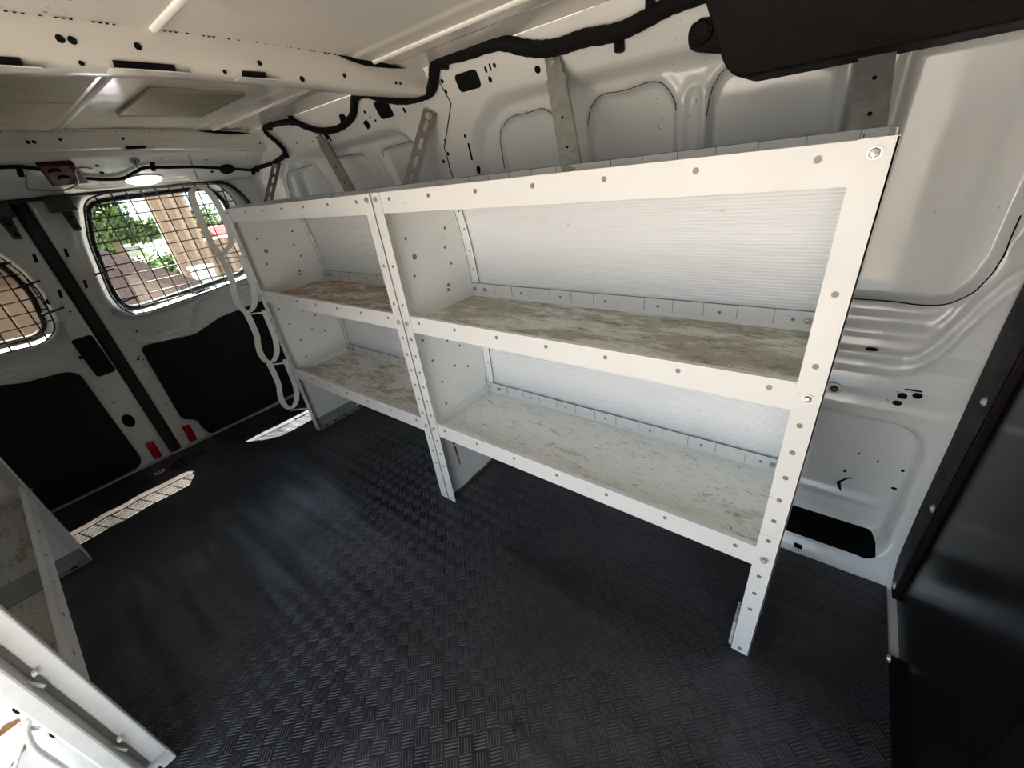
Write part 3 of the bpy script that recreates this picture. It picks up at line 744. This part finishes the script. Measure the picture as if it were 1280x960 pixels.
def loop_rack(x, yb, s, ztops, label, sticker):
    t = thing('loop_rack', (x, yb, 0), label, 'hanging rack', 'looped racks on the shelf ends')
    Y = lambda a: yb + s * a
    W = (.62, .78, 0)
    zt, zb = ztops[0], ztops[1]; h = zt - zb
    pts = catmull([(x, Y(.006), zb + .012), (x, Y(-.003), zb + .06), (x, Y(-.004), zb + h * .5), (x, Y(0), zt - .05), (x, Y(.006), zt - .018), (x, Y(.028), zt), (x, Y(.060), zt - .010), (x, Y(.076), zt - .05), (x, Y(.082), zb + h * .55), (x, Y(.080), zb + h * .32), (x, Y(.066), zb + h * .16), (x, Y(.040), zb + .022), (x, Y(.018), zb + .004)], 4)
    ribbon(pts, W, .025, .004).build('loop', M['whitep'], t)
    for zt, zb in zip(ztops[1:], ztops[2:]):
        pts = catmull([(x, Y(.010), zt + .004), (x, Y(.012), zt - .05), (x, Y(.010), zb + .14), (x, Y(.001), zb + .11), (x, Y(-.006), zb + .07), (x, Y(-.002), zb + .028), (x, Y(.016), zb + .002), (x, Y(.040), zb + .010), (x, Y(.060), zb + .035), (x, Y(.074), zb + .075), (x, Y(.082), zb + .12), (x, Y(.084), zt - .01)], 4)
        ribbon(pts, W, .025, .004, closed=False).build('hook_strap', M['whitep'], t)
    for zb in ztops[1:]:
        b = MB(); b.tube([(x + .002, Y(.012), zb - .006), (x + .035, Y(.05), zb - .010), (x + .066, Y(.074), zb - .012)], .0035, 6); b.build('rung', M['whitep'], t)
    if sticker:
        b = MB(); b.box(x - .011, x + .011, yb + s * .018, yb + s * .05, ztops[0] + .0022, ztops[0] + .003); b.build('sticker', plain('pale_red_sticker', (.75, .35, .25), .5, var=.6, scale=160), t)
    return t
loop_rack(-2.072, -.070, 1, (1.158, .897, .651, .398, .139), 'white looped metal strap rack on the shelf end beside the rear window', True)
# rack and upright on the near unit's end
t = thing('end_upright', (-.98, -.945, 0), 'pair of white rolled steel uprights with clips in the bottom left corner', 'rack upright')
b = MB(); b.box(-.9995, -.962, -.983, -.956, .03, 1.07); b.build('upright_bar', M['whitep'], t, .004)
b = MB(); b.box(-.9985, -.984, -.944, -.914, .045, 1.07); b.box(-.9985, -.988, -.940, -.914, .0, .046); b.build('edge_strip', M['whitep'], t, .003)
for pts in ([(-.972, -.986, .352), (-.968, -.997, .335), (-.966, -1.006, .30), (-.968, -1.008, .26), (-.972, -1.010, .20), (-.975, -1.02, .12)], [(-.975, -1.004, .325), (-.978, -1.03, .29), (-.98, -1.06, .25), (-.982, -1.10, .20)]):
    b = MB(); b.tube(catmull(pts, 6), .0032 if pts[0][1] < -1 else .0052, 8); b.build('curved_wire', M['whitep'], t)
for z in (.422, .169, .352):
    y = -.943 if z != .352 else -.984
    b = MB(); b.box(-.984, -.974, y - .004, y + .003, z - .004, z + .004); b.obox((-.975, y - .010, z - .016), (.002, 0, 0), (0, .0025, .002), (0, -.006, .018)); b.build('clip', M['whitep'], t, .001)
for y, z in ((-.994, .363), (-.993, .269), (-1.06, .30)): b = MB(); b.disc((-.9985, y, z), (1, 0, 0), .009, .001, 12, 0, rx=.003); b.build('slot', M['hole'], NU)
for pts in ([(-1.0, .345), (-1.015, .352), (-1.045, .335), (-1.05, .322), (-1.03, .338), (-1.0, .339)], [(-1.01, .295), (-1.02, .292), (-1.05, .268), (-1.04, .27), (-1.02, .284)]):
    b = MB(); b.prism([(-.9980, y, z) for y, z in pts], (.0006, 0, 0)); b.build('rust_streak', M['rust'], NU)

# ------------------------------------------------------------------ wall braces above the shelves
def brace(label, P, Q, w, slotted, lip, name='wall_brace', tab=0.0):
    """steel strap from the wall (P) to the back of the shelf top (Q)"""
    P, Q = V3(P), V3(Q)
    t = thing(name, P, label, 'brace', 'galvanised braces above the shelves')
    d = (Q - P); L = d.length; d.normalize(); side = V3((.72, .70, 0)) if slotted else V3((1, .25, 0)); side = (side - d * side.dot(d)).normalized(); nn = d.cross(side)
    if nn.y > 0: nn = -nn
    mb = MB(); th = .0015
    def seg(a, b, s0, s1): mb.obox(P + d * ((a + b) / 2) + side * ((s0 + s1) / 2), d * ((b - a) / 2), side * ((s1 - s0) / 2), nn * th)
    if slotted:
        k = .03; n = int((L - .04) / .052); step = (L - .03) / max(n, 1); seg(0, .03, -w / 2, w / 2); a = .03
        for i in range(n):
            seg(a, a + step * .62, -w / 2, -w * .13); seg(a, a + step * .62, w * .13, w / 2); seg(a + step * .62, a + step, -w / 2, w / 2); a += step
        seg(a, L, -w / 2, w / 2)
    else:
        seg(0, tab, -w * .42, w * .42) if tab else None
        seg(tab, L, -w / 2, w / 2)
    mb.build('strap', M['steel'] if slotted else M['galv'], t)
    if lip:
        mb = MB(); mb.obox(P + d * (L + tab) / 2 + side * (w / 2 * lip) - nn * .012, d * ((L - tab) / 2), side * .0015, nn * .012); mb.build('side_flange', M['galv'], t)
    b = MB(); b.hexbolt(P + d * .018 + nn * .0015, nn, .0085); b.build('bolt', M['galvp'], t)
    for q in ((.55, .8) if not slotted else ()):
        b = MB(); b.disc(P + d * (L * q) + nn * .0016, nn, .0035, .0006, 10); b.build('hole', M['hole'], t)
    return t
brace('wide galvanised brace between the two rounded wall openings', wall_pt(-.692, 1.318, .006), (-.575, .262, 1.062), .046, False, 1, tab=.06)
brace('slotted galvanised brace bolted to the wall pillar', wall_pt(-1.166, 1.275, .012), (-1.20, .272, 1.055), .042, True, 0)
brace('angled galvanised brace above the rusty shelves, second from the rear doors', wall_pt(-1.845, 1.292, .008), (-1.525, .275, 1.058), .034, False, 1, tab=.05)
brace('slotted brown steel brace nearest the rear doors', wall_pt(-2.315, 1.235, .010), (-2.222, .262, 1.055), .042, True, 0)
brace('flat galvanised brace beneath the black overhead box', wall_pt(-.055, 1.26, .012), (-.030, .275, 1.055), .050, False, 0)
# small bolt tab on the wall behind the right post
t = thing('bolt_tab', wall_pt(.036, .508, .004), 'small zinc bolt tab on the wall beside the end post', 'bracket')
b = MB(); p = wall_pt(.030, .506, .004); b.prism([(p[0] + a, p[1], p[2] + c) for a, c in rounded([(-.03, -.014), (.018, -.014), (.018, .014), (-.03, .014)], .012)], (0, -.004, 0)); b.build('tab_plate', M['galvp'], t, .001)
b = MB(); b.hexbolt((p[0] + .004, p[1] - .004, p[2]), (0, -1, 0), .007); b.build('bolt', M['latch'], t)

# ------------------------------------------------------------------ wiring
hp = [(-2.456, 1.228, .05), (-2.30, 1.240, .022), (-2.176, 1.262, .018), (-2.172, 1.30, .018), (-2.205, 1.352, .018), (-2.155, 1.368, .020), (-1.952, 1.356, .018), (-1.88, 1.328, .017), (-1.80, 1.303, .017), (-1.70, 1.294, .017), (-1.62, 1.301, .017), (-1.55, 1.318, .017), (-1.505, 1.345, .018), (-1.475, 1.363, .02), (-1.41, 1.36, .02), (-1.354, 1.340, .02), (-1.256, 1.318, .018), (-1.18, 1.315, .018), (-1.13, 1.318, .018), (-1.095, 1.338, .018), (-1.072, 1.362, .02), (-1.036, 1.376, .02), (-.943, 1.371, .02), (-.829, 1.368, .02), (-.76, 1.345, .02), (-.707, 1.331, .02), (-.65, 1.326, .02), (-.596, 1.327, .02), (-.516, 1.320, .02), (-.46, 1.325, .02), (-.40, 1.334, .02), (-.34, 1.336, .02), (-.27, 1.335, .02)]
t = thing('wiring_harness', (-1.2, .40, 1.30), 'thick black taped wiring loom sagging along the roof rail', 'cable')
pts = catmull([(x, .42 if i else .41, z) for i, (x, z, o) in enumerate(hp)], 7)
pts = [V3((p.x, min(float(wall_y(p.x, p.z)) - .016, .422), p.z)) for p in pts]
rr = [float(np.interp(p.x, [-2.5, -2.2, -1.6, -1.2, -1.0, -.6, -.2], [.009, .010, .0125, .0145, .017, .018, .016])) * (1 + .05 * math.sin(i * 1.9)) for i, p in enumerate(pts)]
MB().tube(pts, rr, 10).build('loom', M['tape'], t)
def clip(x, z, dz=.02, r=.010):
    p = V3(wall_pt(x, z, .012)); b = MB(); b.obox(p, (.008, 0, 0), (0, .012, 0), (0, 0, dz)); b.build('cable_clip', M['tape'], t, .003)
for x, z in ((-2.15, 1.372), (-1.945, 1.362), (-1.62, 1.312), (-1.03, 1.372), (-.83, 1.375), (-.515, 1.305), (-.44, 1.34)): clip(x, z)
clip(-2.19, 1.255, .012); clip(-1.478, 1.368, .016)
for pts, r in (([(-.62, .405, 1.335), (-.60, .40, 1.36), (-.59, .39, 1.382)], .004), ([(-.52, .405, 1.33), (-.525, .40, 1.352), (-.545, .385, 1.372), (-.57, .36, 1.385)], .005), ([(-1.56, .415, 1.315), (-1.585, .42, 1.30), (-1.60, .42, 1.285), (-1.585, .42, 1.277)], .003)):
    MB().tube(catmull(pts, 5), r, 6).build('branch_lead', M['tape'], t)
for c in ((-.592, .39, 1.382), (-.53, .40, 1.352), (-.515, .404, 1.348)):
    b = MB(); b.obox(c, (.010, 0, .003), (0, .008, 0), (-.002, 0, .007)); b.build('connector', M['tape'], t, .003)
t = thing('wiring_harness', (-2.43, 0, 1.25), 'thin black cable running along the header above the rear doors', 'cable')
hh = [(-.80, 1.285), (-.491, 1.292), (-.416, 1.284), (-.34, 1.262), (-.273, 1.242), (-.174, 1.234), (-.122, 1.252), (-.086, 1.264), (.0, 1.26), (.091, 1.256), (.19, 1.246), (.262, 1.238), (.34, 1.228), (.385, 1.222)]
MB().tube(catmull([head_pt(y, z, .010) for y, z in hh], 6), .0065, 8).build('loom', M['tape'], t)
b = MB(); b.disc(head_pt(.235, 1.238, .004), HN, .026, .012, 14, rx=.034); b.build('grommet', M['tape'], t, .004)
b = MB(); b.disc(head_pt(-.115, 1.285, .001), HN, .017, .004, 14); b.tube([head_pt(-.115, 1.285, .006), head_pt(-.112, 1.265, .006)], .003, 6); b.build('plug', M['latch'], t)
for y, z, l in ((-.058, 1.268, .016), (-.45, 1.28, .018), (.36, 1.222, .014)): b = MB(); b.obox(head_pt(y, z, .008), (.003, .004, l), (0, .008, 0), tuple(HN * .006)); b.build('cable_clip', M['tape'], t, .002)
# stop lamp and dome lamp
t = thing('stop_lamp', head_pt(-.35, 1.265), 'dark red high stop lamp housing with a looping wire above the rear doors', 'lamp')
b = MB(); q = [head_pt(y, z) for y, z in ((-.405, 1.297), (-.305, 1.297), (-.276, 1.234), (-.385, 1.234))]
b.prism(q, HN * .022); b.build('lamp_housing', M['redd'], t, .006, 3)
for y, z in ((-.365, 1.278), (-.345, 1.258)): b = MB(); b.disc(head_pt(y, z, .022), HN, .010, .006, 12, rx=.02); b.build('lamp_socket', M['redd'], t, .002)
b = MB(); b.tube(catmull([head_pt(y, z, .03) for y, z in ((-.44, 1.285), (-.455, 1.245), (-.43, 1.234), (-.36, 1.227), (-.315, 1.245), (-.312, 1.28), (-.29, 1.292), (-.262, 1.287))], 6), .0032, 6); b.build('lamp_wire', plain('pinkish_grey_wire', (.25, .2, .18), .5), t)
t = thing('dome_lamp', head_pt(-.094, 1.222), 'lit white oval cargo lamp on the header above the rear window', 'lamp')
b = MB(); b.disc(head_pt(-.094, 1.221), HN, .024, .006, 28, rx=.070, ux=(0, 0, 1)); b.build('lamp_base', M['whitep'], t)
b = MB(); b.disc(head_pt(-.094, 1.221, .006), HN, .022, .012, 28, rx=.066, dome=.008, smooth=True); b.build('lamp_lens', M['lamp'], t)

# sound deadening pads stuck to the roof
def pad(x0, x1, y0, y1, label):
    mb = MB(); n = 8; P = np.array([[(x, y, roof_z(y) - .0105) for y in np.linspace(y0, y1, n)] for x in np.linspace(x0, x1, 3)]); mb.grid(P, flip=True)
    for a, b in ((y0, y0 + .003), (y1 - .003, y1)): mb.box(x0, x1, a, b, roof_z(a) - .011, roof_z(a) - .004)
    mb.box(x0, x0 + .003, y0, y1, roof_z((y0 + y1) / 2) - .011, roof_z(y0) - .002); mb.box(x1 - .003, x1, y0, y1, roof_z((y0 + y1) / 2) - .011, roof_z(y0) - .002)
    tag(mb.build('sound_deadening_pad', M['pad']), label, 'pad', 'sound deadening pads on the roof skin')
pad(-1.975, -1.595, -.20, .045, 'olive sound deadening pad on the roof, right of the raised roof rib')
pad(-2.27, -1.80, -.73, -.33, 'olive sound deadening pad on the roof beside the rear roof bow')
pad(-1.785, -1.24, -.73, -.33, 'olive sound deadening pad on the roof right behind the front roof bow')

# black overhead box and its round stop
t = thing('overhead_box', (0, .35, 1.18), 'black textured plastic overhead box along the top of the wall', 'overhead box')
mb = MB(); mb.prism([(a, .28, b) for a, b in rounded([(-.332, 1.365), (-.264, 1.205), (-.240, 1.181), (.256, 1.181), (.256, 1.365)], .016)], (0, .145, 0)); mb.build('shell', M['blackp'], t, .010, 3)
p = (-.338, .402, 1.280)
mb = MB(); mb.prism([(a, .405, b) for a, b in rounded([(-.368, 1.258), (-.28, 1.235), (-.27, 1.31), (-.350, 1.312), (-.372, 1.295)], .02)], (0, .03, 0)); mb.build('mounting_ear', M['blackp'], t, .006)
mb = MB(); mb.disc((-.340, .405, 1.283), (0, -1, 0), .021, .012, 24); mb.disc((-.340, .393, 1.283), (0, -1, 0), .018, .003, 24, dome=.001); mb.build('round_cap', M['blackp'], t, .002)
# floor tie-down
t = thing('tie_down', (-2.395, -.601, 0), 'small round steel tie-down set in the mat by the rear doors', 'tie-down')
b = MB(); b.disc((-2.395, -.601, 0), (0, 0, 1), .017, .003, 18, rx=.022); b.build('plate', M['whitep'], t)
b = MB(); b.tube([(-2.395 + .011 * math.cos(a), -.601 + .011 * math.sin(a), .005) for a in np.linspace(0, 2 * math.pi, 13)], .002, 6); b.build('ring', M['latch'], t)

# ------------------------------------------------------------------ outside, seen through the rear windows
GZ = -.55
GF = -1.3
mb = MB(); mb.prism([(30, -40, GZ), (-10, -40, GZ), (-13, -40, GF), (-60, -40, GF), (-60, -40, GF - .2), (30, -40, GF - .2)], (0, 80, 0)); g = mb.build('ground', M['concrete']); struct(g)
t = thing('storage_building', (-7, 1.15, GZ), 'tan ribbed building with a tall narrow bay beyond the fence', 'building')
MB().box(-7.1, -7, .945, 1.352, GZ, 3.4).build('tower', M['tan'], t)
MB().box(-7.5, -7.05, 1.352, 3.6, GZ, .66).build('low_wall', M['tan'], t)
t = thing('board_fence', (-5, -.6, GZ), 'maroon topped brown board fence behind the van, its top sloping down', 'fence')
def ftop(y): return float(np.interp(y, [-4, -.02, 1.9], [.90, .885, -.53]))
mb = MB()
for a, b in ((-4.0, -.02), (-.02, 1.75)): mb.prism([(-5.0, a, ftop(a)), (-5.0, b, ftop(b)), (-5.0, b, ftop(b) - .15), (-5.0, a, ftop(a) - .15)], (.05, 0, 0))
mb.build('top_board', M['maroon'], t)
for i in range(52):
    y = -4 + i * .11; z = ftop(y + .05) - .10
    mb = MB(); mb.box(-5.03, -5.005, y, y + .1095, GZ, max(z, GZ + .05)); mb.build('board', M['slat'] if i % 4 else M['maroon'], t)
t = thing('white_box', (-5.0, .98, GZ), 'small white box standing behind the fence by the tan building', 'box')
mb = MB(); mb.box(-6.6, -6.35, .93, 1.13, GZ, .40); mb.build('carcass', M['carw'], t, .01)
mb = MB(); mb.box(-6.62, -6.33, .91, 1.15, .40, .425); mb.build('lid', M['carw'], t, .006)
def foliage(name, c, r, n, mat, parent, seed, size=.16):
    rnd = random.Random(seed); mb = MB()
    for i in range(n):
        while True:
            p = V3((rnd.uniform(-1, 1), rnd.uniform(-1, 1), rnd.uniform(-1, 1)))
            if p.length < 1: break
        p = p * (.55 + .45 * rnd.random())
        q = V3((c[0] + p.x * r[0], c[1] + p.y * r[1], c[2] + p.z * r[2])); a = V3((rnd.gauss(0, 1), rnd.gauss(0, 1), rnd.gauss(0, 1))).normalized(); b = a.orthogonal().normalized(); w = a.cross(b); s = size * (.6 + .8 * rnd.random())
        mb.add([q - b * s, q + w * s * .5, q + b * s, q - w * s * .5], [(0, 1, 2, 3)])
    return mb.build(name, mat, parent)
t = thing('shrub', (-9.3, 1.15, GZ), 'low green shrub between the fence and the parked white car', 'shrub')
foliage('foliage', (-9.3, 1.25, .0), (.35, .8, .56), 3000, M['leaf'], t, 12, .05); MB().tube([(-9.3, 1.2, GZ), (-9.3, 1.2, -.1)], .04, 8).build('stem', M['bark'], t)
t = thing('tree', (-14, 1.9, GF), 'bushy bright green tree beyond the yard, left of the tan building', 'tree')
foliage('crown', (-14, 1.36, 1.28), (.7, .86, .90), 7000, M['leaf'], t, 3, .06)
foliage('low_branches', (-14, 2.15, .72), (.4, .62, .34), 2400, M['leaf'], t, 4, .055)
MB().tube([(-14, 1.6, GF), (-14, 1.62, .2), (-13.95, 1.58, 1.0)], [.12, .10, .07], 8).build('trunk', M['bark'], t)
t = thing('hedge', (-16, -2.5, GF), 'dark olive hedge beyond the yard, seen through the tinted window', 'hedge')
foliage('foliage', (-16, -3.0, .55), (.8, 2.6, 1.15), 5200, M['leaf2'], t, 5, .09); MB().tube([(-16, -3, GF), (-16, -3, .4)], .1, 8).build('stem', M['bark'], t)
t = thing('hedge', (-34, 4, GF), 'long green tree line behind the cars, far beyond the tan building', 'hedge')
foliage('foliage', (-36, 4, -.45), (1.2, 14, 1.0), 9000, M['leaf'], t, 6, .2); MB().tube([(-36, 4, GF), (-36, 4, -.2)], .15, 8).build('stem', M['bark'], t)
t = thing('tree', (-29, 7.6, GF), 'small distant green tree to the right of the tan tower', 'tree')
foliage('crown', (-29, 7.6, .6), (.9, 2.0, .8), 2200, M['leaf'], t, 9, .08); MB().tube([(-29, 7.6, GF), (-29, 7.6, .5)], .1, 8).build('trunk', M['bark'], t)
def car(name, loc, rz, paint, label):
    t = thing(name, loc, label, 'car'); Rm = Matrix.Rotation(rz, 3, 'Z'); T = lambda p: V3(loc) + Rm @ V3(p)
    prof = [(-2.1, .35), (-2.15, .75), (-1.95, .95), (-1.2, 1.0), (-.6, 1.45), (.9, 1.48), (1.6, 1.05), (2.1, .95), (2.2, .55), (2.1, .32)]
    a = [T((x, -.82, z)) for x, z in prof]; MB().prism(a, T((0, .82, 0)) - T((0, -.82, 0))).build('body', paint, t, .06, 3)
    for s in (-1, 1):
        g = [T((x, s * .825, z)) for x, z in [(-1.0, 1.02), (-.55, 1.38), (.85, 1.40), (1.4, 1.05)]]; MB().prism(g, Rm @ V3((0, .01 * s, 0))).build('side_glass', M['carg'], t)
        for x in (-1.35, 1.35):
            b = MB(); b.disc(T((x, s * .74, .33)), Rm @ V3((0, s, 0)), .33, .12, 20); b.build('wheel', M['black'], t)
    MB().prism([T((-1.16, y, z)) for y, z in ((-.7, 1.04), (.7, 1.04))] + [T((-.66, y, z)) for y, z in ((.62, 1.40), (-.62, 1.40))], Rm @ V3((-.03, 0, .02))).build('windscreen', M['carg'], t)
    return t
car('car', (-21, 3.75, GF), .2, M['carw'], 'white car parked below the green tree')
car('car', (-24, 6.9, GF), .25, M['carr'], 'red car parked in the distance right of the tan tower')

# ------------------------------------------------------------------ light, world, camera
w = bpy.data.worlds.new('sky'); SC.world = w; w.use_nodes = True; nt = w.node_tree; nt.nodes.clear()
out = nt.nodes.new('ShaderNodeOutputWorld'); bg = nt.nodes.new('ShaderNodeBackground')
tc = nt.nodes.new('ShaderNodeTexCoord'); sp = nt.nodes.new('ShaderNodeSeparateXYZ'); mr = nt.nodes.new('ShaderNodeMapRange'); mx = nt.nodes.new('ShaderNodeMix'); mx.data_type = 'RGBA'
nt.links.new(tc.outputs['Generated'], sp.inputs[0]); nt.links.new(sp.outputs[2], mr.inputs[0]); mr.inputs[1].default_value = -.05; mr.inputs[2].default_value = .6
nt.links.new(mr.outputs[0], mx.inputs[0]); mx.inputs[6].default_value = (.86, .95, 1.0, 1); mx.inputs[7].default_value = (.55, .75, 1.0, 1)
nt.links.new(mx.outputs[2], bg.inputs[0]); bg.inputs[1].default_value = 3.4; nt.links.new(bg.outputs[0], out.inputs[0])
def light(name, kind, loc, energy, color, **kw):
    l = bpy.data.lights.new(name, kind); l.energy = energy; l.color = color
    for k, v in kw.items(): setattr(l, k, v)
    o = bpy.data.objects.new(name, l); COL.objects.link(o); o.location = loc; return o
s = light('sun', 'SUN', (-5, -2, 12), 118, (1, .95, .88), angle=.003)
s.rotation_euler = V3((.39, .135, -1)).to_track_quat('-Z', 'Y').to_euler()
a = light('door_opening_portal', 'AREA', (-.383, -1.46, .62), 1, (1, 1, 1), shape='RECTANGLE', size=1.275, size_y=1.3)
a.rotation_euler = V3((0, 1, 0)).to_track_quat('-Z', 'Z').to_euler(); a.data.cycles.is_portal = True

cam = bpy.data.cameras.new('camera'); co = bpy.data.objects.new('camera', cam); COL.objects.link(co)
cam.sensor_width = 36; cam.lens = 36 * 503.988 / 1280; cam.clip_start = .02; cam.clip_end = 200
R = Matrix(((.79236391, .20671303, -.5739592), (.59885179, -.44299272, .66718362), (-.11634419, -.87236871, -.47480191)))
r, d, f = (V3((R[0][i], R[1][i], R[2][i])) for i in range(3))
m3 = Matrix((( r.x, -d.x, -f.x), (r.y, -d.y, -f.y), (r.z, -d.z, -f.z)))
co.matrix_world = Matrix.Translation((-.02845, -.69327, 1.09258)) @ m3.to_4x4()
SC.camera = co
SC.view_settings.view_transform = 'Standard'; SC.view_settings.look = 'None'; SC.view_settings.exposure = 0.2; SC.view_settings.gamma = 1.0
SC.cycles.max_bounces = 14; SC.cycles.diffuse_bounces = 8; SC.cycles.glossy_bounces = 5; SC.cycles.transparent_max_bounces = 12
SC.cycles.caustics_reflective = False; SC.cycles.caustics_refractive = False
SC.cycles.use_denoising = True
